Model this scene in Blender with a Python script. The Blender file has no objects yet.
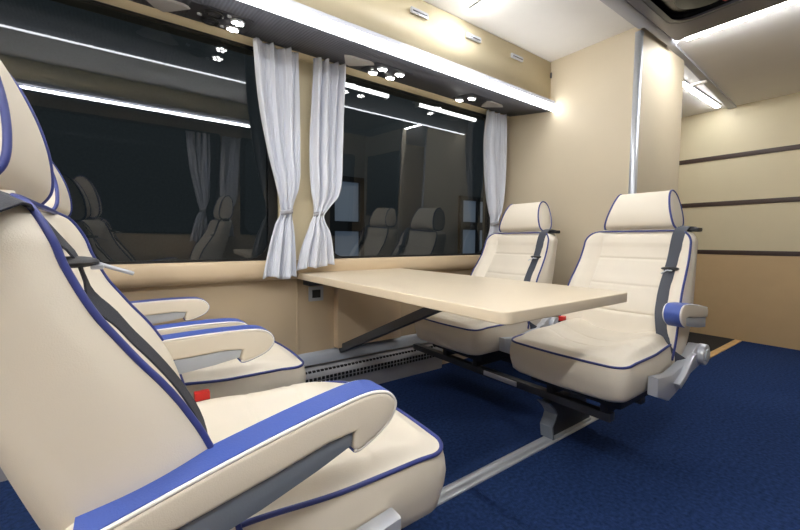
import bpy, bmesh, math, random
from mathutils import Vector, Matrix
random.seed(4)
S = bpy.context.scene
C = S.collection
PI = math.pi

# ------------------------------------------------------------------ materials
def srgb(r, g, b):
    f = lambda c: (c / 255 / 12.92) if c / 255 <= .04045 else ((c / 255 + .055) / 1.055) ** 2.4
    return (f(r), f(g), f(b), 1)

def mat(name, col, rough=.5, metal=0, bump=0, scale=200, var=0, spec=.5, kind='noise', coat=0, sheen=0):
    m = bpy.data.materials.new(name); m.use_nodes = True
    nt = m.node_tree; b = nt.nodes['Principled BSDF']
    b.inputs['Base Color'].default_value = col
    b.inputs['Roughness'].default_value = rough
    b.inputs['Metallic'].default_value = metal
    b.inputs['Specular IOR Level'].default_value = spec
    b.inputs['Coat Weight'].default_value = coat
    b.inputs['Coat Roughness'].default_value = .15
    b.inputs['Sheen Weight'].default_value = sheen
    tc = nt.nodes.new('ShaderNodeTexCoord')
    if kind == 'noise':
        t = nt.nodes.new('ShaderNodeTexNoise'); t.inputs['Scale'].default_value = scale; t.inputs['Detail'].default_value = 3
        out = t.outputs['Fac']
    elif kind == 'voronoi':
        t = nt.nodes.new('ShaderNodeTexVoronoi'); t.inputs['Scale'].default_value = scale
        out = t.outputs['Distance']
    elif kind == 'ribs':
        t = nt.nodes.new('ShaderNodeTexWave'); t.inputs['Scale'].default_value = scale; t.bands_direction = 'X'
        out = t.outputs['Fac']
    nt.links.new(tc.outputs['Object'], t.inputs['Vector'])
    if bump:
        bp = nt.nodes.new('ShaderNodeBump'); bp.inputs['Strength'].default_value = bump; bp.inputs['Distance'].default_value = .002
        nt.links.new(out, bp.inputs['Height']); nt.links.new(bp.outputs['Normal'], b.inputs['Normal'])
    if var:
        t2 = t
        if kind == 'noise' and scale > 60:
            t2 = nt.nodes.new('ShaderNodeTexNoise'); t2.inputs['Scale'].default_value = 9 if var < .3 else 75
            t2.inputs['Detail'].default_value = 4
            nt.links.new(tc.outputs['Object'], t2.inputs['Vector'])
        r = nt.nodes.new('ShaderNodeMapRange'); r.inputs['From Min'].default_value = .25; r.inputs['From Max'].default_value = .75
        r.inputs['To Min'].default_value = 1 - var; r.inputs['To Max'].default_value = 1 + var
        nt.links.new(t2.outputs['Fac'] if kind != 'voronoi' else t.outputs['Distance'], r.inputs['Value'])
        mx = nt.nodes.new('ShaderNodeVectorMath'); mx.operation = 'SCALE'
        mx.inputs[0].default_value = col[:3]
        nt.links.new(r.outputs['Result'], mx.inputs['Scale']); nt.links.new(mx.outputs['Vector'], b.inputs['Base Color'])
    return m

def emit(name, col, strength):
    m = bpy.data.materials.new(name); m.use_nodes = True
    nt = m.node_tree; b = nt.nodes['Principled BSDF']
    b.inputs['Base Color'].default_value = (.9, .9, .9, 1)
    b.inputs['Emission Color'].default_value = col
    b.inputs['Emission Strength'].default_value = strength
    return m

def glass_mat(name, tint, ior):
    m = bpy.data.materials.new(name); m.use_nodes = True
    nt = m.node_tree; nt.nodes.clear()
    o = nt.nodes.new('ShaderNodeOutputMaterial'); mx = nt.nodes.new('ShaderNodeMixShader')
    fr = nt.nodes.new('ShaderNodeFresnel'); fr.inputs['IOR'].default_value = ior
    tr = nt.nodes.new('ShaderNodeBsdfTransparent'); tr.inputs['Color'].default_value = tint
    gl = nt.nodes.new('ShaderNodeBsdfGlossy'); gl.inputs['Roughness'].default_value = .012
    gl.inputs['Color'].default_value = (.95, .97, 1, 1)
    nt.links.new(fr.outputs[0], mx.inputs[0]); nt.links.new(tr.outputs[0], mx.inputs[1])
    nt.links.new(gl.outputs[0], mx.inputs[2]); nt.links.new(mx.outputs[0], o.inputs[0])
    return m

M = {}
M['leather'] = mat('cream_leather', srgb(230, 220, 202), .46, bump=.16, scale=650, var=.02)
M['blue'] = mat('blue_leather', srgb(58, 82, 158), .5, bump=.3, scale=420, var=.05)
M['piping'] = mat('blue_piping', srgb(48, 58, 122), .45, bump=.1, scale=300)
M['white_pipe'] = mat('white_piping', srgb(238, 234, 226), .5, bump=.1, scale=300)
M['grey_plate'] = mat('grey_plastic', srgb(176, 182, 190), .5, bump=.15, scale=500, var=.03)
M['dark_plate'] = mat('slate_plastic', srgb(110, 118, 130), .5, bump=.15, scale=500, var=.03)
M['silver'] = mat('silver_paint', srgb(196, 199, 206), .34, metal=.35, bump=.05, scale=200)
M['alu'] = mat('brushed_aluminium', srgb(205, 208, 214), .34, metal=.45, bump=.05, scale=300)
M['steel'] = mat('dark_steel', srgb(70, 72, 78), .45, metal=.5, bump=.05, scale=200)
M['black'] = mat('black_plastic', srgb(24, 25, 28), .5, bump=.1, scale=400)
M['belt'] = mat('belt_webbing', srgb(62, 66, 76), .65, bump=.4, scale=700, var=.05)
M['beltdark'] = mat('belt_webbing_black', srgb(40, 42, 50), .7, bump=.4, scale=700)
M['red'] = mat('red_plastic', srgb(200, 40, 34), .4, bump=.05, scale=200)
M['wall'] = mat('beige_wall', srgb(200, 187, 162), .55, bump=.08, scale=350, var=.015)
M['walltan'] = mat('tan_wall', srgb(194, 174, 144), .55, bump=.08, scale=350, var=.02)
M['sill'] = mat('maple_sill', srgb(204, 182, 150), .42, bump=.05, scale=120, var=.02)
M['fascia'] = mat('cream_fascia', srgb(216, 203, 170), .5, bump=.06, scale=350, var=.015)
M['rear'] = mat('rear_wall', srgb(200, 189, 158), .55, bump=.08, scale=350, var=.015)
M['rearlow'] = mat('rear_wall_low', srgb(190, 164, 124), .5, bump=.08, scale=350, var=.03)
M['stripe'] = mat('dark_stripe', srgb(58, 42, 36), .5, bump=.05, scale=200)
M['ceiling'] = mat('white_ceiling', srgb(240, 238, 234), .7, bump=.1, scale=300, var=.012)
M['table'] = mat('cream_laminate', srgb(220, 205, 180), .3, bump=.03, scale=500, var=.012)
M['table_edge'] = M['table']
M['carpet'] = mat('navy_carpet', srgb(35, 53, 93), .95, bump=1, scale=260, var=.45, spec=.05)
M['mat'] = mat('black_rubber', srgb(20, 21, 25), .8, bump=.4, scale=120)
M['nosing'] = mat('tan_nosing', srgb(214, 176, 118), .6, bump=.2, scale=80, var=.05)
M['curtain'] = mat('pale_cloth', srgb(216, 219, 227), .9, bump=.35, scale=900, var=.03, spec=.1, sheen=.2)
M['under'] = mat('charcoal_ribbed', srgb(74, 75, 82), .6, bump=.7, scale=24, kind='ribs', var=.14)
M['unit'] = mat('charcoal_unit', srgb(58, 59, 66), .5, bump=.1, scale=300)
M['grille'] = mat('grey_grille', srgb(192, 190, 188), .6, bump=.6, scale=420, kind='voronoi')
M['rubber'] = mat('black_rubber_seal', srgb(14, 15, 17), .45, bump=.05, scale=200)
M['heater'] = mat('heater_metal', srgb(172, 172, 176), .4, metal=.15, bump=.05, scale=150)
M['slot'] = mat('heater_slot', srgb(16, 16, 18), .7, bump=.05, scale=150)
M['hatchgrey'] = mat('hatch_surround', srgb(72, 70, 78), .35, bump=.05, scale=200)
M['rail'] = mat('ceiling_rail_grey', srgb(168, 170, 178), .4, metal=.1, bump=.05, scale=200)
M['hall'] = mat('hall_wall', srgb(110, 118, 122), .9, bump=.3, scale=30, var=.1)
M['screen'] = mat('black_screen', srgb(8, 9, 11), .25, bump=.02, scale=100)
M['led'] = emit('led_diffuser', (.97, .98, 1, 1), 130)
M['led_cross'] = emit('led_diffuser_cross', (.97, .98, 1, 1), 120)
M['led_soft'] = emit('led_diffuser_soft', (.97, .98, 1, 1), 55)
M['led_aisle'] = emit('led_diffuser_aisle', (.97, .98, 1, 1), 110)
M['led_front'] = emit('led_diffuser_locker', (.97, .98, 1, 1), 15)
M['spot'] = emit('spot_lens', (1, .98, .94, 1), 30)
M['tube'] = emit('tube_light', (1, .98, .92, 1), 9)
M['bluewin'] = emit('evening_pane', srgb(120, 150, 185), .30)
M['glass'] = glass_mat('tinted_glass', (.32, .34, .36, 1), 1.7)
M['acrylic'] = glass_mat('tinted_acrylic', (.2, .22, .24, 1), 1.12)
M['hatchglass'] = glass_mat('hatch_glass', (.10, .14, .12, 1), 1.5)

# ------------------------------------------------------------------ helpers
def link(name, verts, faces, m, parent=None, smooth=True, loc=(0, 0, 0), recalc=True):
    me = bpy.data.meshes.new(name)
    me.from_pydata([tuple(v) for v in verts], [], faces); me.update()
    bm = bmesh.new(); bm.from_mesh(me)
    if recalc: bmesh.ops.recalc_face_normals(bm, faces=bm.faces)
    bm.to_mesh(me); bm.free()
    return linkme(name, me, m, parent, smooth, loc)

def linkme(name, me, m, parent=None, smooth=True, loc=(0, 0, 0)):
    me.materials.append(m)
    o = bpy.data.objects.new(name, me); C.objects.link(o)
    if parent: o.parent = parent
    o.location = loc
    if smooth:
        for p in me.polygons: p.use_smooth = True
    return o

def autosm(o, ang=35):
    me = o.data
    bm = bmesh.new(); bm.from_mesh(me)
    for e in bm.edges:
        if len(e.link_faces) == 2 and e.calc_face_angle(0) > math.radians(ang): e.smooth = False
    bm.to_mesh(me); bm.free()
    return o

class MB:
    """collects boxes, prisms, tubes into one mesh"""
    def __init__(s): s.bm = bmesh.new()
    def add(s, verts, faces):
        vs = [s.bm.verts.new(v) for v in verts]; out = []
        for f in faces:
            try: out.append(s.bm.faces.new([vs[i] for i in f]))
            except ValueError: pass
        return vs, out
    def box(s, lo, hi, bev=0, seg=2):
        x0, y0, z0 = lo; x1, y1, z1 = hi
        v, f = s.add([(x0,y0,z0),(x1,y0,z0),(x1,y1,z0),(x0,y1,z0),(x0,y0,z1),(x1,y0,z1),(x1,y1,z1),(x0,y1,z1)],
                     [(0,3,2,1),(4,5,6,7),(0,1,5,4),(1,2,6,5),(2,3,7,6),(3,0,4,7)])
        if bev:
            es = list({e for q in f for e in q.edges})
            bmesh.ops.bevel(s.bm, geom=es, offset=bev, segments=seg, profile=.6, affect='EDGES')
        return s
    def prism(s, pts, axis, a, b, bev=0, seg=2, capbev_only=True):
        """pts: closed 2D outline in the two other axes (order x,y,z minus axis)"""
        n = len(pts)
        def P(p, t):
            if axis == 'x': return (t, p[0], p[1])
            if axis == 'y': return (p[0], t, p[1])
            return (p[0], p[1], t)
        v, f = s.add([P(p, a) for p in pts] + [P(p, b) for p in pts],
                     [tuple(range(n)), tuple(range(n, 2*n))] + [(i, (i+1) % n, (i+1) % n + n, i + n) for i in range(n)])
        bmesh.ops.recalc_face_normals(s.bm, faces=f)
        if bev:
            es = list({e for q in f[:2] for e in q.edges})
            bmesh.ops.bevel(s.bm, geom=es, offset=bev, segments=seg, profile=.6, affect='EDGES')
        return s
    def tube(s, path, r, n=8, closed=False, flat=None):
        v, f = tube_geo(path, r, n, closed); s.add(v, f); return s
    def disc(s, c, axis, r, h, n=24, bev=0):
        pts = [(math.cos(2*PI*i/n)*r, math.sin(2*PI*i/n)*r) for i in range(n)]
        ax = {'x': (1, 2, 0), 'y': (0, 2, 1), 'z': (0, 1, 2)}[axis]
        q = [(p[0] + c[ax[0]], p[1] + c[ax[1]]) for p in pts]
        return s.prism(q, axis, c[ax[2]] - h/2, c[ax[2]] + h/2, bev)
    def build(s, name, m, parent=None, smooth=True, loc=(0, 0, 0), ang=35):
        bmesh.ops.recalc_face_normals(s.bm, faces=s.bm.faces)
        for e in s.bm.edges:
            if len(e.link_faces) == 2 and e.calc_face_angle(0) > math.radians(ang): e.smooth = False
        me = bpy.data.meshes.new(name); s.bm.to_mesh(me); s.bm.free()
        return linkme(name, me, m, parent, smooth, loc)

def tube_geo(path, r, n=8, closed=False):
    P = [Vector(p) for p in path]; N = len(P); verts = []; faces = []
    up = None
    for i, p in enumerate(P):
        a = P[(i - 1) % N] if closed or i > 0 else p
        b = P[(i + 1) % N] if closed or i < N - 1 else p
        t = (b - a)
        t = t.normalized() if t.length > 1e-9 else Vector((0, 0, 1))
        if up is None:
            up = t.orthogonal().normalized()
        up = (up - t * up.dot(t)).normalized(); w = t.cross(up)
        for k in range(n):
            an = 2*PI*k/n; verts.append(p + (up*math.cos(an) + w*math.sin(an)) * r)
    for i in range(N if closed else N - 1):
        for k in range(n):
            j = (i + 1) % N
            faces.append((i*n + k, i*n + (k+1) % n, j*n + (k+1) % n, j*n + k))
    if not closed:
        faces.append(tuple(range(n))); faces.append(tuple(range((N-1)*n, N*n)))
    return verts, faces

def cat(path, k=6):
    """Catmull-Rom smoothing of a list of tuples"""
    P = [Vector(p) for p in path]; out = []
    for i in range(len(P) - 1):
        p0, p1, p2, p3 = P[max(i-1, 0)], P[i], P[i+1], P[min(i+2, len(P)-1)]
        for j in range(k):
            t = j / k
            out.append(.5 * ((2*p1) + (p2-p0)*t + (2*p0-5*p1+4*p2-p3)*t*t + (3*p1-p0-3*p2+p3)*t**3))
    out.append(P[-1]); return out

def interp(t, pts):
    if t <= pts[0][0]: return pts[0][1]
    for (a, u), (b, v) in zip(pts, pts[1:]):
        if t <= b: return u + (v-u) * (t-a) / (b-a)
    return pts[-1][1]

def sinterp(t, pts):
    """smooth (Catmull-Rom) interpolation of (t, v) pairs"""
    if t <= pts[0][0]: return pts[0][1]
    if t >= pts[-1][0]: return pts[-1][1]
    for i in range(len(pts) - 1):
        if t <= pts[i+1][0]:
            a, b = pts[i], pts[i+1]
            p0 = pts[i-1] if i > 0 else a; p3 = pts[i+2] if i + 2 < len(pts) else b
            h = b[0] - a[0]; u = (t - a[0]) / h
            m1 = (b[1] - p0[1]) / (b[0] - p0[0]) * h; m2 = (p3[1] - a[1]) / (p3[0] - a[0]) * h
            return (2*u**3-3*u*u+1)*a[1] + (u**3-2*u*u+u)*m1 + (-2*u**3+3*u*u)*b[1] + (u**3-u*u)*m2

def smooth(a, b, x):
    t = max(0, min(1, (x-a)/(b-a))); return t*t*(3-2*t)

def thing(name, label, category, loc=(0, 0, 0), rz=0, group=None):
    o = bpy.data.objects.new(name, None); C.objects.link(o)
    o.location = loc; o.rotation_euler = (0, 0, rz); o.empty_display_size = .1
    return tag(o, label, category, group)

def tag(o, label, category, group=None, kind=None):
    o['label'] = label; o['category'] = category
    if group: o['group'] = group
    if kind: o['kind'] = kind
    return o

def struct(o):
    o['kind'] = 'structure'; return o

def ribbon(path, widths, wdir, th=.0025):
    """flat strap along a path; wdir: width direction (Vector or list)"""
    P = [Vector(p) for p in path]; N = len(P); v = []; f = []
    for i, p in enumerate(P):
        t = (P[min(i+1, N-1)] - P[max(i-1, 0)]).normalized()
        w = Vector(wdir[i] if isinstance(wdir, list) else wdir)
        w = (w - t*w.dot(t)).normalized(); n = t.cross(w)
        wd = widths[i] if isinstance(widths, list) else widths
        for a, b in ((-1, -1), (1, -1), (1, 1), (-1, 1)):
            v.append(p + w*a*wd/2 + n*b*th/2)
    for i in range(N-1):
        for k in range(4):
            f.append((i*4+k, i*4+(k+1) % 4, (i+1)*4+(k+1) % 4, (i+1)*4+k))
    f += [(0, 1, 2, 3), tuple(range(4*N-4, 4*N))]
    return v, f

# ------------------------------------------------------------------ measures
YW = 1.95       # face of the lower window wall
XP = 2.357      # face of the cabin partition
ZC = 2.064      # ceiling
XR = 4.4        # rear wall
YO = -.57       # opposite wall
XF = -1.35      # wall behind the near seats

# ------------------------------------------------------------------ setting
fl = struct(MB().box((XF-.1, YO-.1, -.06), (XR+.1, YW+.15, 0)).build('floor', M['carpet'], smooth=False))
struct(MB().box((XF-.1, YO-.1, ZC), (XR+.1, YW+.15, ZC+.05)).build('ceiling', M['ceiling'], smooth=False))

wl = MB()
wl.box((XF, YW, 0), (.742, YW+.08, .70)); wl.box((.748, YW, 0), (XR, YW+.08, .70))
wl.box((XF, YW, .70), (XR, YW+.08, .762))
wl.box((XF, YW-.04, 1.785), (XR, YW+.08, ZC))
wl.box((XF, YW-.04, .74), (-1.0, YW+.08, 1.8))
wl.box((2.27, YW-.04, .74), (XR, YW+.08, 1.8))
struct(wl.build('wall_left', M['walltan'], smooth=False))
# vertical seam strip below the sill
struct(MB().box((.738, YW-.004, .19), (.752, YW+.01, .69), .002).build('trim_1', M['walltan']))
# post between the two windows
struct(MB().box((.645, YW-.045, .755), (.885, YW+.05, 1.80), .01).build('trim_2', M['fascia']))
# rounded sill ledge
pr = [(1.975,.766),(1.905,.766),(1.896,.762),(1.892,.752),(1.889,.71),(1.892,.69),(1.902,.676),(1.92,.668),(1.975,.664)]
struct(MB().prism(pr, 'x', XF, XP).build('trim_3', M['sill'], ang=50))
# bead above the windows
struct(MB().prism([(1.95,1.80),(1.862,1.803),(1.855,1.795),(1.862,1.783),(1.90,1.776),(1.95,1.776)], 'x', XF, XP).build('trim_4', M['fascia'], ang=50))
# grey skirting above the convector
struct(MB().prism([(1.955,.255),(1.935,.252),(1.925,.238),(1.922,.19),(1.955,.185)], 'x', XF, XP).build('baseboard_left', M['grey_plate'], ang=50))

def rrect(x0, x1, z0, z1, r, n=6):
    out = []
    for cx, cz, a0 in ((x1-r, z1-r, 0), (x0+r, z1-r, 90), (x0+r, z0+r, 180), (x1-r, z0+r, 270)):
        for i in range(n+1):
            a = math.radians(a0 + 90*i/n); out.append((cx + r*math.cos(a), cz + r*math.sin(a)))
    return out

def window(name, x0, x1, side=1, r=.09):
    """tinted pane leaning in at the top, in a black rubber seal"""
    z0, z1 = .765, 1.79
    ybase, lean = (1.945, -.034) if side > 0 else (YO + .004, .034)
    Y = lambda z: ybase + lean * (z - z0) / (z1 - z0)
    ins = .045
    inner = rrect(x0+ins, x1-ins, z0+.012, z1-.015, r); outer = [(x, z) for x, z in rrect(x0, x1, z0-.004, z1+.006, .03)]
    n = len(inner); d = .03*side
    v = [(x, Y(z)-.003*side, z) for x, z in inner] + [(x, Y(z)-.003*side, z) for x, z in outer] + \
        [(x, Y(z)+d, z) for x, z in inner] + [(x, Y(z)+d, z) for x, z in outer]
    f = []
    for i in range(n):
        j = (i+1) % n
        f += [(i, j, j+n, i+n), (i+2*n, j+2*n, j+3*n, i+3*n), (i, j, j+2*n, i+2*n), (i+n, j+n, j+3*n, i+3*n)]
    gl = rrect(x0+ins-.008, x1-ins+.008, z0+.004, z1-.007, r)
    g = link(name, [(x, Y(z)+.002*side, z) for x, z in gl], [tuple(range(len(gl))[::side])], M['glass' if side > 0 else 'acrylic'], None, False, recalc=False)
    struct(g)
    fr = link('window_frame', v, f, M['rubber'], g, False)
    return g
window('window_1', -1.0, .64)
window('window_2', .885, 2.27)

# partition of the cabin behind the far seats: front face, side face with rounded rear end
wp = MB()
pts = [(XP, YW+.02), (XP, .985), (2.99, .985), (3.03, .993), (3.05, 1.01), (3.055, 1.04), (3.055, YW+.02)]
wp.prism(pts, 'z', 0, ZC)
struct(wp.build('wall_partition', M['wall'], ang=50))
# bright metal edge on the partition corner
mt = MB(); mt.prism([(XP-.006, 1.012), (XP-.006, .985), (XP+.002, .979), (XP+.022, .979), (XP+.022, .984), (XP-.001, .984), (XP-.001, 1.012)], 'z', 0, ZC-.03)
struct(mt.build('trim_5', M['alu'], ang=20))

# rear wall in panels with dark joints
wr = MB(); wr.box((XR, YO-.1, .79), (XR+.08, YW+.1, ZC)); struct(wr.build('wall_rear', M['rear'], smooth=False))
wr = MB(); wr.box((XR-.004, YO-.1, 0), (XR+.08, YW+.1, .775)); struct(wr.build('wall_rear_low', M['rearlow'], smooth=False))
for i, z in enumerate((1.633, 1.217, .777)):
    struct(MB().box((XR-.008, YO-.05, z-.02), (XR+.01, YW, z+.02), .003).build('trim_%d' % (6+i), M['stripe']))
# opposite wall, front wall
wo = MB(); wo.box((XF-.05, YO-.08, 0), (XR+.08, YO, .755)); wo.box((XF-.05, YO-.08, 1.795), (XR+.08, YO, ZC))
wo.box((XF-.05, YO-.08, .755), (-.6, YO, 1.795)); wo.box((.86, YO-.08, .755), (1.06, YO, 1.795)); wo.box((2.45, YO-.08, .755), (XR+.08, YO, 1.795))
struct(wo.build('wall_right', M['walltan'], smooth=False))
window('window_3', -.6, .86, -1); window('window_4', 1.06, 2.45, -1)
struct(MB().box((XF-.1, YO-.08, 0), (XF, YW+.08, ZC)).build('wall_front', M['wall'], smooth=False))
# half partition on the far side of the aisle, seen only mirrored in the window
struct(MB().box((2.62, YO, 0), (2.68, .24, ZC)).build('wall_aisle', M['wall'], smooth=False))
tv = thing('mounted_television', 'flat black screen on the aisle partition, mirrored in the second window', 'television', (2.595, -.11, 1.05))
MB().box((.0, -.33, 0), (.02, .33, .72), .004).build('screen', M['screen'], tv)
MB().box((-.004, -.345, -.015), (.016, -.33, .735), .003).box((-.004, .33, -.015), (.016, .345, .735), .003).box((-.004, -.33, -.015), (.016, .33, 0), .003).box((-.004, -.33, .72), (.016, .33, .735), .003).build('bezel', M['black'], tv)

# ------------------------------------------------------------------ ceiling fittings
rail = MB(); rail.prism([(.925, ZC), (.925, ZC-.022), (.935, ZC-.03), (.985, ZC-.03), (.995, ZC-.022), (.995, ZC)], 'x', .2, XP-.02)
rail.prism([(.925, ZC), (.925, ZC-.022), (.935, ZC-.03), (.962, ZC-.03), (.962, ZC)], 'x', XP-.02, 2.70)
rail.prism([(2.70, .945), (XR, 1.035), (XR, 1.09), (3.07, 1.005), (2.70, .984)], 'z', ZC-.016, ZC)
tag(rail.build('ceiling_rail', M['rail'], ang=50), 'long grey metal rail along the ceiling beside the cabin top', 'rail')

def led(name, label, lo, hi, axis, group, m='led'):
    t = thing('ceiling_light', label, 'light', ((lo[0]+hi[0])/2, (lo[1]+hi[1])/2, lo[2]), 0, group)
    hx, hy, h = (hi[0]-lo[0])/2, (hi[1]-lo[1])/2, hi[2]-lo[2]
    MB().box((-hx, -hy, 0), (hx, hy, h), .003).build('diffuser', M[m], t)
    e = .006
    if axis == 'x':
        MB().box((-hx-e, -hy-e, h*.45), (hx+e, -hy, h)).box((-hx-e, hy, h*.45), (hx+e, hy+e, h)).build('profile', M['alu'], t)
    else:
        MB().box((-hx-e, -hy-e, h*.45), (-hx, hy+e, h)).box((hx, -hy-e, h*.45), (hx+e, hy+e, h)).build('profile', M['alu'], t)
    return t
G = 'led strips on the ceiling'
led('led_strip', 'white light strip crossing the ceiling above the table', (1.487, 1.02, ZC-.016), (1.513, 1.435, ZC), 'y', G)
led('led_strip', 'long bright strip crossing the ceiling along the hatch edge', (2.655, -.40, ZC-.030), (2.69, .875, ZC), 'y', G, 'led_cross')
led('led_strip', 'bright strip running along the ceiling to the striped rear wall', (3.10, 1.115, ZC-.016), (4.27, 1.15, ZC), 'x', G, 'led_soft')
led('led_strip', 'white light strip crossing the ceiling over the near seats', (.287, 1.02, ZC-.016), (.313, 1.435, ZC), 'y', G)
led('led_strip', 'added wide fill strip crossing the ceiling behind the near seats, out of view', (-1.02, .0, ZC-.022), (-.98, 1.435, ZC), 'y', G)  # added out of view to brighten the cabin, not a known fitting
tag(MB().box((3.48, 1.0, ZC-.030), (3.51, 1.22, ZC-.012), .004).build('cross_bar', M['white_pipe']), 'short white bar crossing under the rear light strip', 'bar')

# roof hatch
h = thing('roof_hatch', 'dark roof hatch with grey surround and rounded black opening', 'hatch', (1.6, .3, ZC))
out = rrect(1.42-1.6, 2.645-1.6, -.45-.3, .915-.3, .02); inn = rrect(1.5-1.6, 2.47-1.6, -.35-.3, .870-.3, .10)
n = len(out)
v = [(x, y, -.03) for x, y in inn] + [(x, y, -.03) for x, y in out] + [(x, y, -.003) for x, y in inn] + [(x, y, -.001) for x, y in out]
f = []
for i in range(n):
    j = (i+1) % n
    f += [(i, j, j+n, i+n), (i, j, j+2*n, i+2*n), (i+n, j+n, j+3*n, i+3*n)]
link('surround', v, f, M['hatchgrey'], h, False)
inn2 = rrect(1.52-1.6, 2.44-1.6, -.33-.3, .84-.3, .09); m = len(inn2)
v = [(x, y, -.028) for x, y in inn] + [(x, y, -.034) for x, y in inn2]
link('seal', v, [(i, (i+1) % m, (i+1) % m + m, i + m) for i in range(m)], M['black'], h)
link('pane', [(x, y, -.008) for x, y in rrect(1.49-1.6, 2.48-1.6, -.36-.3, .88-.3, .10)], [tuple(range(m))], M['screen'], h, False)
MB().box((2.38-1.6, .61-.3, -.022), (2.42-1.6, .64-.3, -.008), .006).build('latch', M['red'], h)  # solid block added for the red reflection in the pane, not a real catch
d = MB(); d.disc((2.27-1.6, .68-.3, -.018), 'z', .11, .02, 32, .006); d.build('green_disc', mat('green_grey', srgb(30, 38, 34), .5), h)  # disc added for the green spot showing in the pane, not a hatch part

# ------------------------------------------------------------------ overhead lockers
def locker(name, label, x0, x1, loc_y, flip, latches, dz):
    """cross-section in (y, z); flip mirrors it for the other side of the bus"""
    t = thing(name, label, 'luggage locker', ((x0+x1)/2, loc_y, 1.735+dz), PI if flip else 0, 'overhead lockers')
    hx = (x1-x0)/2
    q = lambda p: (p[0]-1.9, p[1]-1.735)
    def pr(pts, nm, m, a=-hx, b=hx, ang=40): return MB().prism([q(p) for p in pts], 'x', a, b).build(nm, m, t, ang=ang)
    pr([(1.528, 1.80), (1.535, ZC-.002-dz), (1.56, ZC-.002-dz), (1.56, 1.80)], 'fascia', M['fascia'])
    pr([(1.862, 1.790), (1.505, 1.737), (1.505, 1.750), (1.862, 1.803)], 'underside', M['under'])
    if flip: pr([(1.505, 1.740), (1.490, 1.742), (1.484, 1.749), (1.490, 1.757), (1.505, 1.759)], 'diffuser', M['led_aisle'])
    else: pr([(1.505, 1.732), (1.496, 1.731), (1.484, 1.740), (1.474, 1.752), (1.476, 1.764), (1.488, 1.771), (1.505, 1.772)], 'diffuser', M['led_front'])
    pr([(1.500, 1.769), (1.490, 1.773), (1.492, 1.796), (1.508, 1.806), (1.53, 1.812), (1.53, 1.77)], 'lip', M['rail'])
    for x in latches:
        l = MB().box((x-hx-x0-.055, 1.516-1.9, 1.973-1.735), (x-hx-x0+.055, 1.529-1.9, 1.999-1.735), .004).build('latch', M['alu'], t)
        MB().box((x-hx-x0-.045, 1.514-1.9, 1.980-1.735), (x-hx-x0+.045, 1.520-1.9, 1.985-1.735)).build('slot', M['steel'], l)
    return t
lk = locker('overhead_locker', 'cream overhead locker with bright light strip above the table windows', XF, XP, 1.9, False, (1.22, 1.605, 1.985), 0)
MB().box((XP-(XF+XP)/2-.012, 1.52-1.9, 1.955-1.735), (XP-(XF+XP)/2-.004, 1.530-1.9, 1.99-1.735), .002).build('hinge', M['steel'], lk)
locker('overhead_locker', 'overhead locker with light strip above the opposite windows, mirrored in the glass', -1.2, 1.30, YO, True, (), .10)

# service units in the locker underside
PA = math.atan2(1.790-1.737, 1.862-1.505)
def under(y): return 1.737 + (y-1.505) * math.tan(PA)
def service(label, x, items):
    t = thing('service_unit', label, 'reading light unit', (x, 1.75, under(1.75)), 0, 'reading light units under the locker')
    t.rotation_euler = (PA, 0, 0)
    def plate(pts, nm, m, h, par=t, z0=0): return MB().prism(pts, 'z', z0-h, z0+.004, .0015).build(nm, m, par)
    for it in items:
        if it[0] == 'plate': plate(rrect(it[1], it[2], -.095, .085, .02), 'plate', M['unit'], .004)
        if it[0] == 'grille': plate(it[1], 'speaker_grille', M['grille'], .009)
        if it[0] == 'spot':
            x0, y0 = it[1:]
            rg = MB(); rg.disc((x0, y0, -.006), 'z', .028, .012, 24, .003); rg = rg.build('spot_ring', M['alu'], t)
            for k in range(5):
                a = 2*PI*k/5 + .3
                MB().disc((x0 + .016*math.cos(a), y0 + .016*math.sin(a), -.013), 'z', .0075, .003, 10).build('spot_lens', M['spot'], rg)
        if it[0] == 'nozzle':
            x0, y0 = it[1:]
            rg = MB(); rg.tube([(x0 + .03*math.cos(a*PI/12), y0 + .03*math.sin(a*PI/12), -.006) for a in range(24)], .007, 8, True); rg = rg.build('air_nozzle', M['black'], t)
            bl = MB()
            for k in (-1, 0, 1): bl.box((x0-.026, y0+k*.014-.003, -.01), (x0+.026, y0+k*.014+.003, 0))
            bl.build('vane', M['steel'], rg)
        if it[0] == 'button':
            MB().disc((it[1], it[2], -.005), 'z', .009, .01, 12, .002).build('button', M['alu'], t)
    return t
tri = lambda s, x: [(x - s*.09, -.05), (x - s*.06, -.068), (x + s*.05, -.075), (x + s*.075, -.06), (x+s*.02, .03), (x-s*.005, .062), (x-s*.035, .045)]
service('reading light unit with large speaker and two air nozzles over the left window', .33,
        [('plate', -.09, .14), ('grille', [(p[0], p[1]+.035) for p in tri(1, -.16)]), ('nozzle', -.005, -.05), ('nozzle', -.005, .045), ('spot', .085, .045), ('spot', .085, -.045), ('button', .045, -.075), ('button', -.05, -.0), ('button', .045, .06)])
service('reading light unit with four lit spots beside the second curtain', 1.15,
        [('plate', -.09, .15), ('grille', tri(1, -.16)), ('spot', -.025, .05), ('spot', -.025, -.045), ('spot', .085, .045), ('spot', .085, -.045), ('button', -.06, 0), ('button', .03, 0)])
service('reading light unit with two spots nearest the partition', 1.86,
        [('plate', -.12, .07), ('spot', -.075, .06), ('spot', -.06, -.035), ('grille', tri(-1, .13)), ('button', 0, 0)])

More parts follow.
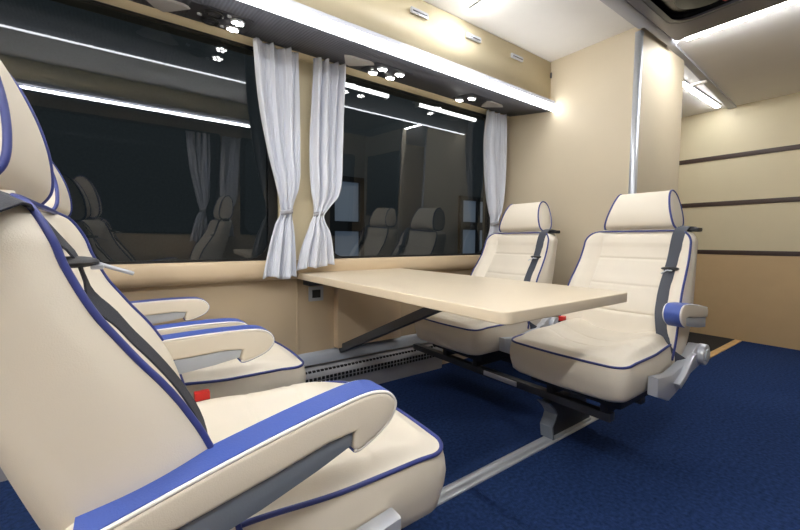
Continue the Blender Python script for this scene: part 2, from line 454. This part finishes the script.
# ------------------------------------------------------------------ curtains
def curtain(label, L, R, y0, ties, loc, n=5, seed=0, my=1, ripple=.021, name='curtain', ybot=0, tiew=None):
    """L, R: lists of (x, z) edges from top to bottom; ties: height of the tieback"""
    rnd = random.Random(seed)
    t = thing(name, label, 'curtain', loc, 0, 'window curtains')
    Lp = sorted([(z, x) for x, z in L]); Rp = sorted([(z, x) for x, z in R])
    nl, nu = 90, 130
    ph = [rnd.uniform(0, 6.28) for _ in range(6)]
    wn = [rnd.uniform(-.35, .35) for _ in range(n+2)]
    v = []; f = []
    for i in range(nl+1):
        s = i/nl
        zl = L[0][1] + (L[-1][1]-L[0][1])*s; zr = R[0][1] + (R[-1][1]-R[0][1])*s
        for j in range(nu+1):
            u = j/nu
            z = zl*(1-u) + zr*u
            xl, xr = sinterp(z, Lp), sinterp(z, Rp)
            w = xr - xl
            # uneven pleats: warp u
            uu = u + .035*math.sin(2*PI*u*2 + ph[0] + .8*math.sin(3*z+ph[1])) * math.sin(PI*u)
            x = xl + w*u
            k = smooth(0, .18, abs(z - ties))
            wd = (.45 + .55*k)
            amp = ripple * wd * (1 + .35*math.sin(6.28*u*1.5 + ph[2]) + .2*math.sin(5*z + 7*u))
            a = 2*PI*n*uu + ph[3] + .5*math.sin(4*z + ph[4])
            y = amp*(math.sin(a) + .28*math.sin(2*a+ph[5])) + .0035*math.sin(2.7*a + 6*z + ph[2]) + .002*math.sin(6.1*a + ph[4])
            y += .010*math.exp(-((z-ties)/.05)**2)*math.sin(2*PI*n*1.8*u)
            # hanging folds above the tie
            if z > ties: y -= .016*math.exp(-((z-ties-.12)/.1)**2) * math.sin(PI*u)
            else: y -= .018*smooth(0, .12, ties - z)*math.sin(PI*u) - ybot*smooth(0, .15, ties-z)
            z2 = z + (.006*math.sin(a*.5 + ph[1]) if i == nl else 0)
            v.append((x - loc[0], (y0 + my*y) - loc[1], z2 - loc[2]))
    for i in range(nl):
        for j in range(nu):
            a = i*(nu+1)+j; f.append((a, a+1, a+nu+2, a+nu+1))
    cl = link('cloth', v, f, M['curtain'], t)
    md = cl.modifiers.new('thick', 'SOLIDIFY'); md.thickness = .003
    xl, xr = sinterp(ties, Lp), sinterp(ties, Rp)
    cx, hw = (xl+xr)/2 - loc[0], (xr-xl)/2 + .004
    path = [(cx + hw*math.cos(2*PI*k/24), y0-loc[1] + .024*math.sin(2*PI*k/24), ties-loc[2] + .006*math.cos(2*PI*k/24)) for k in range(24)]
    vv = []; ff = []
    for p in path:
        for dz in (-.011, .011): vv.append((p[0], p[1], p[2]+dz))
    for k in range(24):
        b = (k+1) % 24; ff.append((2*k, 2*b, 2*b+1, 2*k+1))
    tb = link('tieback', vv, ff, mat('grey_tieback', srgb(160, 160, 166), .8, bump=.3, scale=600), t)
    md = tb.modifiers.new('thick', 'SOLIDIFY'); md.thickness = .003
    return t
L1 = [(.508,1.777),(.512,1.70),(.526,1.514),(.560,1.293),(.602,1.109),(.622,1.03),(.622,.99),(.598,.95),(.565,.859),(.527,.690)]
R1 = [(.722,1.777),(.724,1.70),(.725,1.556),(.720,1.313),(.714,1.13),(.684,1.03),(.680,.99),(.686,.95),(.692,.859),(.694,.682)]
curtain('pale grey curtain tied at its waist, hanging below the sill left of the table', L1, R1, 1.835, 1.005, (.62, 1.835, .685), 3, 3, ybot=0)
L2 = [(.803,1.777),(.800,1.70),(.790,1.571),(.777,1.322),(.780,1.123),(.797,1.03),(.795,.99),(.773,.95),(.724,.829),(.700,.722)]
R2 = [(.985,1.777),(.980,1.70),(.969,1.558),(.958,1.348),(.934,1.109),(.868,1.03),(.842,.995),(.852,.96),(.884,.902),(.912,.745)]
curtain('pale grey tied curtain whose hem rests on the table end', L2, R2, 1.835, 1.005, (.82, 1.835, .72), 4, 12)
L3 = [(2.085,1.777),(2.078,1.70),(2.062,1.583),(2.085,1.337),(2.125,1.09),(2.148,1.03),(2.151,.97),(2.12,.90),(2.091,.84),(2.055,.70)]
R3 = [(2.262,1.777),(2.262,1.70),(2.264,1.572),(2.264,1.245),(2.245,1.07),(2.222,1.02),(2.218,.97),(2.236,.92),(2.262,.84),(2.27,.70)]
curtain('pale grey tied curtain in the corner by the partition', L3, R3, 1.84, .995, (2.17, 1.84, .70), 3, 5)
for k, (dx, sd, lb) in enumerate(((.03, 21, 'first pale curtain on the opposite window, mirrored in the left pane'), (.07, 22, 'second pale curtain on the opposite window, mirrored beside the near curtain'))):
    curtain(lb, [(x+dx+(0 if k == 0 else 0), z) for x, z in (L1 if k == 0 else L2)], [(x+dx, z) for x, z in (R1 if k == 0 else R2)], YO+.055, 1.005, (.8+.3*k, YO+.055, .69), 4, sd, -1)

# ------------------------------------------------------------------ convector heater
ht = thing('convector_heater', 'low metal convector heater with slotted grille along the wall foot', 'heater', (.2, 1.92, 0))
hp = [(.03,.0),(-.022,.0),(-.026,.03),(-.028,.085),(-.030,.095),(-.028,.135),(-.020,.152),(.002,.170),(.03,.178)]
MB().prism(hp, 'x', -1.2, 1.54).build('casing', M['heater'], ht, ang=60)
rows = MB()
xx = -1.0
while xx < 1.50:
    for z0, z1 in ((.092, .107), (.113, .128)):
        rows.box((xx, -.0335, z0), (xx+.015, -.0275, z1))
    rows.box((xx, -.0185, .150), (xx+.016, -.004, .163))
    xx += .024
o = rows.build('grille_slots', M['slot'], ht, smooth=False); o['kind'] = 'stuff'

# ------------------------------------------------------------------ table
tb = thing('folding_table', 'long cream table fixed to the wall between facing seats', 'table', (1.055, 1.925, 0))
tp = MB(); tp.prism(rrect(-.325, .325, -1.352, .022, .03, 6), 'z', .668, .70, .004, 3)
tp.build('table_top', M['table'], tb, ang=40)
st = MB(); st.prism([(.015, .225), (.015, .27), (-.90, .668), (-.99, .668)], 'x', -.075, -.03, .003)
st.build('support_strut', M['steel'], tb)
sp = MB(); sp.box((-.10, -.03, .265), (.335, .024, .60), .004); sp.build('wall_panel', M['sill'], tb)
MB().box((-.28, -.06, .63), (.28, .02, .668), .004).build('wall_bracket', M['steel'], tb)
so = thing('power_socket', 'small grey power socket on the wall under the table', 'socket', (.848, 1.95, .575))
MB().box((-.042, -.012, -.038), (.042, 0, .042), .004).build('face_plate', M['grey_plate'], so)
MB().box((-.024, -.014, -.02), (.024, -.011, .024), .002).build('insert', M['black'], so)

# ------------------------------------------------------------------ floor fittings
tr = MB(); tr.prism([(.892,0),(.892,.005),(.895,.007),(.912,.007),(.914,.0055),(.926,.0055),(.928,.007),(.945,.007),(.948,.005),(.948,0)], 'x', -.6, 1.98)
tag(tr.build('floor_track', M['alu'], ang=60), 'silver seat track running across the blue carpet', 'track')
tag(MB().box((3.50, .945, 0), (XR-.01, 1.9, .005)).build('rubber_mat', M['mat'], smooth=False), 'black rubber mat on the floor by the rear wall', 'mat')
ns = thing('step_nosing', 'tan strip with dark joints along the black mat edge', 'floor strip', (3.95, .918, 0))
nb = MB()
for k in range(6):
    x0 = -.43 + k*.143; nb.box((x0, -.024, 0), (x0+.137, .024, .008), .002)
nb.build('strip', M['nosing'], ns)
MB().box((-.432, -.022, 0), (.425, .022, .005)).build('base', M['stripe'], ns)

# ------------------------------------------------------------------ seats
XPF = [(.36,.124),(.42,.125),(.47,.117),(.53,.104),(.60,.083),(.66,.053),(.69,.034),(.72,.012),(.75,-.008),(.785,-.030),(.84,-.054),(.87,-.063),(.907,-.083),(.918,-.10)]
HW = [(.36,.238),(.45,.247),(.55,.248),(.65,.241),(.75,.234),(.85,.228),(.92,.225)]
XBK = [(.36,-.02),(.50,-.075),(.70,-.145),(.92,-.205)]
ZT = .918; RC = .055
def hw(z):
    w = sinterp(z, HW)
    if z > ZT - RC:
        d = (z-(ZT-RC))/RC; w = w - RC + RC*math.sqrt(max(0, 1-d*d))
    return w
def xp(z): return sinterp(z, XPF)
def front(y, z):
    """front face of the backrest"""
    a = abs(y)/max(hw(z), .01)
    rec = .034*smooth(.36, .5, z)*(1-.45*smooth(.8, .92, z))
    x = xp(z) - rec*(1-smooth(.58, .93, a))
    x += .010*(1-smooth(.0, .62, a))*smooth(.4, .5, z)*(1-smooth(.8, .92, z))
    g = 0
    if a < .70:
        for zs in (.79, .672, .555): g += math.exp(-((z-zs)/.0045)**2)*(1-smooth(.6, .68, abs(y)/.235))
    g += .9*math.exp(-((abs(y)-.150-.008*(.9-z)/.4)/.004)**2)*(1-smooth(.86, .9, z))
    return x - .0055*min(g, 1.2)

def make_back(root):
    nl, nf, ns_ = 150, 90, 14
    v = []; f = []
    zs = [.36 + (ZT-.36)*(1-(1-i/nl)**1.35) for i in range(nl+1)]
    ring = None
    for z in zs:
        w = hw(z); xb = sinterp(z, XBK); r = min(.05, .4*(xp(z)-xb))
        row = []
        for j in range(nf+1):
            y = -w + 2*w*j/nf; row.append((front(y, z), y))
        x1 = front(w, z)
        for j in range(1, ns_):      # +y side then around the back
            t = j/ns_
            row.append((x1 + (xb + r - x1)*t, w*(1+.0) + .010*math.sin(PI*t)))
        for j in range(5):
            a = j/4*PI/2; row.append((xb + r - r*math.sin(a), w - r + r*math.cos(a)))
        for j in range(5):
            a = PI/2 - j/4*PI/2; row.append((xb + r - r*math.sin(a), -w + r - r*math.cos(a)))
        for j in range(1, ns_):
            t = 1 - j/ns_
            row.append((x1 + (xb + r - x1)*t, -w - .010*math.sin(PI*t)))
        base = len(v)
        v += [(x, y, z) for x, y in row]; n = len(row)
        if ring is not None:
            for k in range(n): f.append((ring+k, ring+(k+1) % n, base+(k+1) % n, base+k))
        ring = base
    # rounded crown
    last = v[ring:ring+n]; cx = sum(p[0] for p in last)/n
    for s, dz in ((.93, .006), (.8, .010), (.4, .012)):
        base = len(v)
        for p in last: v.append((cx + (p[0]-cx)*s, p[1]*(s if s > .5 else .6), ZT+dz))
        for k in range(n): f.append((ring+k, ring+(k+1) % n, base+(k+1) % n, base+k))
        ring = base
    f.append(tuple(range(ring, ring+n))); f.append(tuple(range(n)))
    b = autosm(link('backrest', v, f, M['leather'], root), 60)
    path = []
    N = 44
    for i in range(N+1):
        z = .40 + (ZT-.40)*(1-(1-i/N)**2); path.append((xp(z)+.001, -hw(z), z))
    for i in range(1, 12):
        path.append((xp(ZT)+.001, -hw(ZT) + 2*hw(ZT)*i/12, ZT+.001))
    for i in range(N, -1, -1):
        z = .40 + (ZT-.40)*(1-(1-i/N)**2); path.append((xp(z)+.001, hw(z), z))
    v, f = tube_geo(path, .0042, 10)
    p = link('piping', v, f, M['piping'], b); p['label'] = 'blue piping'
    return b

def seat_outline(n=14):
    """rounded front corners, slightly narrower at the rear; counter-clockwise from rear -y"""
    pts = []
    def arc(cx, cy, r, a0, a1, k):
        for i in range(k+1):
            a = math.radians(a0 + (a1-a0)*i/k); pts.append((cx + r*math.cos(a), cy + r*math.sin(a)))
    arc(.07, -.200, .03, 180, 270, 5)
    for i in range(1, 30):
        t = i/30; pts.append((.07 + (.47-.07)*t, -.230 - .010*math.sin(PI*t*.5)))
    arc(.478, -.176, .064, 270, 360, n)
    for i in range(1, 20):
        t = i/20; pts.append((.542 + .010*math.sin(PI*t), -.176 + .352*t))
    arc(.478, .176, .064, 0, 90, n)
    for i in range(1, 30):
        t = 1 - i/30; pts.append((.07 + (.47-.07)*t, .230 + .010*math.sin(PI*t*.5)))
    arc(.07, .200, .03, 90, 180, 5)
    for i in range(1, 14):
        pts.append((.04, .2 - .4*i/14))
    return pts
def edge_z(x): return .446 + .012*smooth(.30, .12, x) - .006*smooth(.44, .53, x)
def make_seat(root):
    O = seat_outline(); n = len(O); cx, cy = .28, 0
    v = []; f = []; rows = []
    # underside, skirt, top
    for s, z in ((.80, .312), (.94, .313), (.985, .324), (1.0, .343)):
        rows.append([(cx + (x-cx)*s, y*s, z) for x, y in O])
    for t in (.25, .5, .75, .92, 1):
        b = .010*math.sin(PI*t)
        row = []
        for x, y in O:
            L = math.hypot(x-cx, y); row.append((x + (x-cx)/L*b, y + y/L*b, .343 + (edge_z(x)-.343)*t))
        rows.append(row)
    K = 60
    for k in range(1, K+1):
        s = 1 - k/K; s = max(s, .004); row = []
        for x, y in O:
            X, Y = cx + (x-cx)*s, y*s
            d = 1 - s
            z = edge_z(cx + (x-cx)) * s + .449*(1-s)
            z += .016*smooth(0, .16, d)
            z -= .016*math.exp(-(Y/.12)**2)*smooth(.1, .5, d)*smooth(.5, .40, X)
            z += .022*math.exp(-((abs(Y)-.165)/.055)**2)*smooth(.50, .36, X)*smooth(0, .14, d)
            g = 0
            for xs in (.35, .235): g += math.exp(-((X-xs)/.0045)**2)
            z -= .0045*min(g, 1)*smooth(0.03, .12, d)
            row.append((X, Y, z))
        rows.append(row)
    for row in rows: v += row
    for i in range(len(rows)-1):
        for k in range(n): f.append((i*n+k, i*n+(k+1) % n, (i+1)*n+(k+1) % n, (i+1)*n+k))
    f.append(tuple(range(n))); f.append(tuple(range((len(rows)-1)*n, len(rows)*n)))
    s = autosm(link('seat_cushion', v, f, M['leather'], root), 60)
    pv, pf = tube_geo([(x, y, edge_z(x)+.001) for x, y in O], .0044, 10, True)
    p = link('piping', pv, pf, M['piping'], s); p['label'] = 'blue piping'
    return s

HP = [(-.112,.924),(-.098,.945),(-.094,.975),(-.097,1.02),(-.108,1.07),(-.126,1.12),(-.148,1.156),(-.172,1.172),(-.196,1.164),(-.212,1.135),(-.219,1.085),(-.217,1.03),(-.208,.98),(-.192,.945),(-.165,.925),(-.135,.92)]
def make_headrest(root, k, hb):
    P = [(p[0], .929 + (p[1]-.920)*k) for p in cat([(a, b, 0) for a, b in HP + HP[:1]], 5)[:-1]]
    n = len(P); cx = sum(p[0] for p in P)/n; cz = sum(p[1] for p in P)/n
    zb, zt = .929, .929 + .252*k
    def hwid(x, z): return hb - .046*(z-zb)/(zt-zb) + .06*max(0, -.10-x)
    v = []; f = []; rows = []
    for s in (.05, .35, .65, .85, .95): rows.append([(cx + (x-cx)*s, -(hwid(x, z)*s + hwid(cx, cz)*(1-s)) - .006*(1-s*s) , cz + (z-cz)*s) for x, z in P])
    m = 24
    for j in range(m+1):
        u = -1 + 2*j/m
        rows.append([(x + .003*(1-u*u), hwid(x, z)*u, z) for x, z in P])
    for s in (.95, .85, .65, .35, .05): rows.append([(cx + (x-cx)*s, hwid(x, z)*s + hwid(cx, cz)*(1-s) + .006*(1-s*s), cz + (z-cz)*s) for x, z in P])
    for r in rows: v += [tuple(q) for q in r]
    for i in range(len(rows)-1):
        for q in range(n): f.append((i*n+q, i*n+(q+1) % n, (i+1)*n+(q+1) % n, (i+1)*n+q))
    f.append(tuple(range(n))); f.append(tuple(range((len(rows)-1)*n, len(rows)*n)))
    hd = autosm(link('headrest', v, f, M['leather'], root), 60)
    for s in (-1, 1):
        pv, pf = tube_geo([(x, s*hwid(x, z), z) for x, z in P], .0042, 10, True)
        p = link('piping', pv, pf, M['piping'], hd); p['label'] = 'blue piping'
    for s in (-1, 1):
        MB().tube([(-.155, s*.07, .90), (-.16, s*.07, .96)], .007).build('headrest_post', M['steel'], root)
    return hd

def make_arm(root, y, tilt, dx, scale, plate, outer):
    """armrest: cream pad, blue strip over top and nose, plastic plate below; outer = side that carries the plate face"""
    top = [(-.045,.598),(.00,.604),(.06,.612),(.12,.619),(.20,.6265),(.27,.6305),(.311,.631)]
    nose = [(.335,.627),(.352,.618),(.362,.602),(.358,.587),(.345,.573),(.32,.560),(.29,.5505),(.281,.553)]
    bot = [(.279,.562),(.284,.582),(.24,.583),(.16,.574),(.06,.566),(-.045,.559),(-.058,.575),(-.056,.592)]
    piv = Vector((.311, .631))
    def T(p):
        x, z = p; x0, z0 = x - piv.x, z - piv.y
        x0 *= scale
        c, s = math.cos(tilt), math.sin(tilt)
        return (piv.x + dx + x0*c - z0*s, piv.y + x0*s + z0*c)
    dens = [tuple(q[:2]) for q in cat([(a, b, 0) for a, b in top + nose], 4)]
    pad = MB(); pad.prism([T(p) for p in dens + bot], 'y', y-.031, y+.031, .007, 3)
    a = pad.build('armrest', M['leather'], root, ang=50)
    # strip
    v = []; f = []; N = len(dens)
    for i, p in enumerate(dens):
        p0 = Vector(dens[max(i-1, 0)]); p1 = Vector(dens[min(i+1, N-1)]); t = (p1-p0).normalized(); nrm = Vector((-t.y, t.x))
        for off, hwid in ((.0042, .0255), (-.004, .0265)):
            q = Vector(p) + nrm*off; x, z = T(q)
            v += [(x, y-hwid, z), (x, y+hwid, z)]
    for i in range(N-1):
        b = i*4; c = b+4
        f += [(b, b+1, c+1, c), (b+2, b+3, c+3, c+2), (b, b+2, c+2, c), (b+1, b+3, c+3, c+1)]
    f += [(0, 1, 3, 2), (N*4-4, N*4-3, N*4-1, N*4-2)]
    s = autosm(link('top_strip', v, f, M['blue'], a), 50); s['label'] = 'blue top strip'
    for sd in (-1, 1):
        pv, pf = tube_geo([(T(p)[0], y+sd*.0275, T(p)[1]+.0005) for p in [(Vector(d)) for d in dens]], .0030, 8)
        w = link('piping', pv, pf, M['white_pipe'], a); w['label'] = 'white piping'
    pl = [(-.045,.558),(.06,.565),(.16,.573),(.24,.582),(.282,.581),(.277,.561),(.22,.548),(.14,.534),(.06,.525),(-.045,.518)]
    pm = MB(); pm.prism([T(p) for p in pl], 'y', y-.026, y+.026, .002); pm.build('side_plate', plate, a)
    return a

def make_recliner(root, s):
    y0, y1 = s*.250, s*.285
    a, b = min(y0, y1), max(y0, y1)
    arm = [(.375,.392),(.375,.325),(.27,.285),(.20,.300),(.05,.345),(-.05,.36),(-.085,.40),(-.06,.445),(-.01,.455),(.04,.43),(.10,.40),(.20,.385),(.25,.378)]
    r = MB().prism(arm, 'y', a, b, .006, 2).build('recliner', M['silver'], root)
    MB().disc((-.045, s*.292, .408), 'y', .043, .03, 28, .006).build('joint_cap', M['silver'], r)
    MB().disc((-.045, s*.308, .408), 'y', .026, .008, 24, .002).build('cap_centre', M['grey_plate'], r)
    MB().prism([(.17,.372),(.235,.345),(.215,.325),(.15,.352),(.07,.395),(.06,.43),(.10,.425)], 'y', min(s*.283, s*.305), max(s*.283, s*.305), .005).build('lever', M['silver'], r)
    return r

def make_belt(root, s, zg, off, dark, ret):
    y_of = [(.42,.225),(.47,.205),(.57,.180),(.68,.172),(.76,.172),(.86,.174),(.93,.178)]
    if dark: y_of = [(z, y - .046*smooth(.93, .80, z)*smooth(.42, .52, z)) for z, y in y_of]
    path = []
    if ret: path += [(-.165, s*.205, .930), (-.135, s*.194, .937), (-.112, s*.183, .933)]
    else: path += [(-.20, s*.258, .83), (-.165, s*.262, .868), (-.138, s*.258, .890), (-.114, s*.240, .906), (-.096, s*.212, .915)]
    k0 = len(path)
    for z in (.912, .88, .85, .82, .79, .76, .73, .70, .66, .62, .58, .54, .50, .47, .445):
        if dark and z > .9: continue
        y = interp(z, y_of); o = .006 + off*smooth(.895, .84, z)*smooth(.44, .58, z)
        path.append((front(s*y, min(z, .917)) + o, s*y, z)); 
    path.append((.125, s*.235, .42))
    path.append((.09, s*.262, .39))
    # strap faces: normals along the path, width square to them
    Nn = []
    for i, p in enumerate(path):
        if not ret and i < k0: Nn.append(Vector((0, s*.6, .8)).lerp(Vector((.3, s*.25, .9)), i/(k0-1)))
        elif ret and i < k0: Nn.append(Vector((.0, s*.1, 1)))
        elif not ret and p[2] < .80: Nn.append(Vector((1, s*.16, .3)))
        else: Nn.append(Vector((1, 0, .35)))
    Pc = cat(path, 3); WW = []
    for k in range(len(Pc)):
        i = min(k//3, len(Nn)-1); j = min(i+1, len(Nn)-1)
        N_ = Nn[i].lerp(Nn[j], (k % 3)/3)
        t_ = Pc[min(k+1, len(Pc)-1)] - Pc[max(k-1, 0)]
        w_ = t_.cross(N_)
        if WW and w_.dot(WW[-1]) < 0: w_ = -w_
        WW.append(w_.normalized())
    v, f = ribbon(Pc, .046, WW)
    st = autosm(link('seat_belt', v, f, M['beltdark'] if dark else M['belt'], root), 50)
    y = interp(zg, y_of); x = front(s*y, zg) + .006 + off*smooth(.895, .84, zg)
    g = MB(); N = 20; vv = []; ff = []
    for i in range(9):
        ph = PI*i/8
        for k in range(N):
            an = 2*PI*k/N; rr = max(math.sin(ph), .02)**.7
            vv.append((x + .002 - (.012 if dark else 0) + (.032 if dark else .024)*rr*math.cos(an), s*y + .036*rr*math.sin(an), zg + .0075*math.cos(ph)))
    for i in range(8):
        for k in range(N): ff.append((i*N+k, i*N+(k+1) % N, (i+1)*N+(k+1) % N, (i+1)*N+k))
    g.add(vv, ff); g.build('belt_slider', M['black'], st)
    tg = MB().tube([(x+.020, s*y, zg-.003), (x+.036, s*(y-.008), zg-.010), (x+.058, s*(y-.014), zg-.019)], .0028, 8)
    tg.box((x+.012, s*y-.012, zg-.010), (x+.026, s*y+.012, zg-.004), .002); tg.build('belt_tongue', M['alu'], st)
    if ret:
        MB().box((-.165, min(s*.185, s*.237), .914), (-.115, max(s*.185, s*.237), .932), .006).build('belt_outlet', M['black'], root)
    return st

def chair(label, loc, rz, s, arms, hk=1.0, zg=.84, off=.030, dark=True, outlet=True, name='passenger_seat', bx=0, hx=0, hb=.153):
    t = thing(name, label, 'seat', loc, rz, 'cream leather passenger seats')
    make_seat(t); make_back(t).location.x = bx; make_headrest(t, hk, hb).location.x = bx + hx
    for side, tilt, dx, sc, pm in arms: make_arm(t, side*.268, tilt, dx, sc, M[pm], side)
    make_recliner(t, s); make_belt(t, s, zg, off, dark, outlet).location.x = bx
    MB().box((.10, -.19, .255), (.43, .19, .318), .01).box((.07, -.13, .212), (.40, -.10, .26), .003).box((.07, .10, .212), (.40, .13, .26), .003).build('base_pan', M['black'], t)
    b = MB().box((.125, -s*.218-.012, .40), (.160, -s*.218+.012, .486), .004).build('buckle', M['black'], t)
    MB().box((.127, -s*.218-.011, .480), (.160, -s*.218+.011, .504), .003).build('release_button', M['red'], b)
    return t

chair('near cream seat with blue armrest filling the lower left, black belt across its back', (0, .79, 0), 0, -1,
      [(-1, .125, -.014, 1, 'dark_plate'), (1, -.07, -.035, 1, 'grey_plate')], .97, outlet=False, hx=-.008, hb=.178)
chair('cream seat by the left window, behind the nearest seat', (-.04, 1.455, 0), 0, -1,
      [(-1, -.07, -.02, 1, 'grey_plate'), (1, -.07, -.045, 1, 'grey_plate')], .82, outlet=False, bx=-.035, hx=.04, hb=.165)
chair('cream aisle seat facing the camera with one blue armrest, beyond the table', (1.875, .805, 0), PI, 1,
      [(.985, 0, -.125, .72, 'grey_plate')], .70, zg=.755, off=.004, dark=False)
chair('cream window seat facing the camera behind the table, beside the corner curtain', (1.875, 1.47, 0), PI, 1,
      [], .70, zg=.78, off=.004, dark=False)
chair('cream seat across the aisle, seen from its side mirrored in the left window', (.66, -.215, 0), PI, -1,
      [], .9, zg=.78, off=.004, dark=False)

# frames that carry the paired seats
def frame(label, x, flip):
    t = thing('seat_frame', label, 'seat frame', (x, .93, 0), PI if flip else 0, 'frames under the paired seats')
    q = 1 if not flip else -1
    for nm, xx in (('front_beam', .355), ('rear_beam', .08)):
        MB().box((xx-.02, min(-q*.262, q*.955), .178), (xx+.02, max(-q*.262, q*.955), .212), .004).build(nm, M['steel'], t)
    MB().box((.376, min(q*.16, q*.36), .186), (.384, max(q*.16, q*.36), .209), .002).build('edge_plate', M['silver'], t)
    leg = [(.40,.178),(.362,.145),(.34,.115),(.352,.09),(.372,.065),(.362,.008),(.05,.008),(.05,.03),(.09,.07),(.08,.178)]
    l = MB().prism(leg, 'y', -.022, .022, .003).build('leg', M['steel'], t)
    fl_ = [(.405,.178),(.367,.145),(.345,.115),(.357,.09),(.377,.065),(.367,.008)]
    v = []
    for x_, z_ in fl_:
        v += [(x_-.004, -.03, z_), (x_-.004, .03, z_), (x_+.006, .03, z_), (x_+.006, -.03, z_)]
    f = []
    for i in range(len(fl_)-1):
        for k in range(4): f.append((i*4+k, i*4+(k+1) % 4, i*4+4+(k+1) % 4, i*4+4+k))
    f += [(0, 1, 2, 3), (20, 21, 22, 23)]
    link('leg_flange', v, f, M['dark_plate'], l, False)
    MB().box((.05, -.028, .007), (.36, .028, .02), .003).build('foot', M['silver'], l)
    return t
frame('dark steel frame with curved leg under the two seats beyond the table', 1.855, True)
frame('dark steel frame under the two near seats', 0, False)

# ------------------------------------------------------------------ dark hall outside the windows
struct(MB().box((-9, 7.0, -1.2), (14, 7.2, 6)).build('exterior_wall', M['hall'], smooth=False))
struct(MB().box((-9, 2.2, -1.3), (14, 7.2, -1.2)).build('exterior_ground', M['hall'], smooth=False))
def hall_window(nm, x0, x1, z0, z1, zb):
    g = MB().box((x0, 6.97, z0), (x1, 7.0, z1)).build(nm, M['bluewin'], smooth=False); struct(g)
    fr = MB()
    for x in (x0, x1, (x0+x1)/2): fr.box((x-.05, 6.9, z0-.05), (x+.05, 6.98, z1+.05))
    for z in (z0, z1): fr.box((x0-.05, 6.9, z-.05), (x1+.05, 6.98, z+.05))
    fr.box((x0-.05, 6.88, zb-.10), (x1+.05, 6.98, zb+.10))
    fr.build('window_frame', M['rubber'], g, smooth=False)
hall_window('window_5', 2.7, 4.05, .2, 2.1, 1.15)
hall_window('window_6', 6.95, 8.2, .2, 1.95, 1.25)
for k, (x0, x1, y, z, lb) in enumerate(((2.85, 3.80, 5.6, 3.36, 'lit tube light hanging in the hall outside, left one'), (4.70, 6.25, 5.85, 3.47, 'lit tube light with reflector in the hall outside, right one'))):
    t = thing('tube_light', lb, 'light', ((x0+x1)/2, y, z), 0, 'tube lights in the hall outside')
    hx = (x1-x0)/2
    MB().tube([(-hx, 0, 0), (hx, 0, 0)], .035, 12).build('tube', M['tube'], t)
    MB().box((-hx-.05, .0, .06), (hx+.05, .16, .13), .01).build('housing', M['alu'], t)
    MB().box((-hx-.03, -.02, -.03), (-hx, .10, .10)).box((hx, -.02, -.03), (hx+.03, .10, .10)).build('socket_end', M['white_pipe'], t)

# ------------------------------------------------------------------ world, camera
w = bpy.data.worlds.new('World'); S.world = w; w.use_nodes = True
w.node_tree.nodes['Background'].inputs[0].default_value = (.056, .062, .062, 1)
w.node_tree.nodes['Background'].inputs[1].default_value = 4

VP1 = Vector((924-400, -(243-265), -380.92)).normalized(); VP2 = Vector((122-400, -(239-265), -380.92)).normalized()
VP2 = (VP2 - VP1*VP1.dot(VP2)).normalized()
UP = VP1.cross(VP2)
R = Matrix((VP1, VP2, UP))
cd = bpy.data.cameras.new('camera'); cam = bpy.data.objects.new('camera', cd); C.objects.link(cam)
cd.sensor_width = 36; cd.lens = 380.92/800*36; cd.clip_start = .02; cd.clip_end = 60
cam.matrix_world = Matrix.Translation((0, 0, .87)) @ R.to_4x4()
S.camera = cam
S.view_settings.view_transform = 'Standard'; S.view_settings.look = 'None'
S.view_settings.exposure = -.08; S.view_settings.gamma = 1; S.view_settings.use_curve_mapping = False
S.cycles.max_bounces = 10; S.cycles.diffuse_bounces = 6; S.cycles.glossy_bounces = 5
S.cycles.sample_clamp_indirect = 6
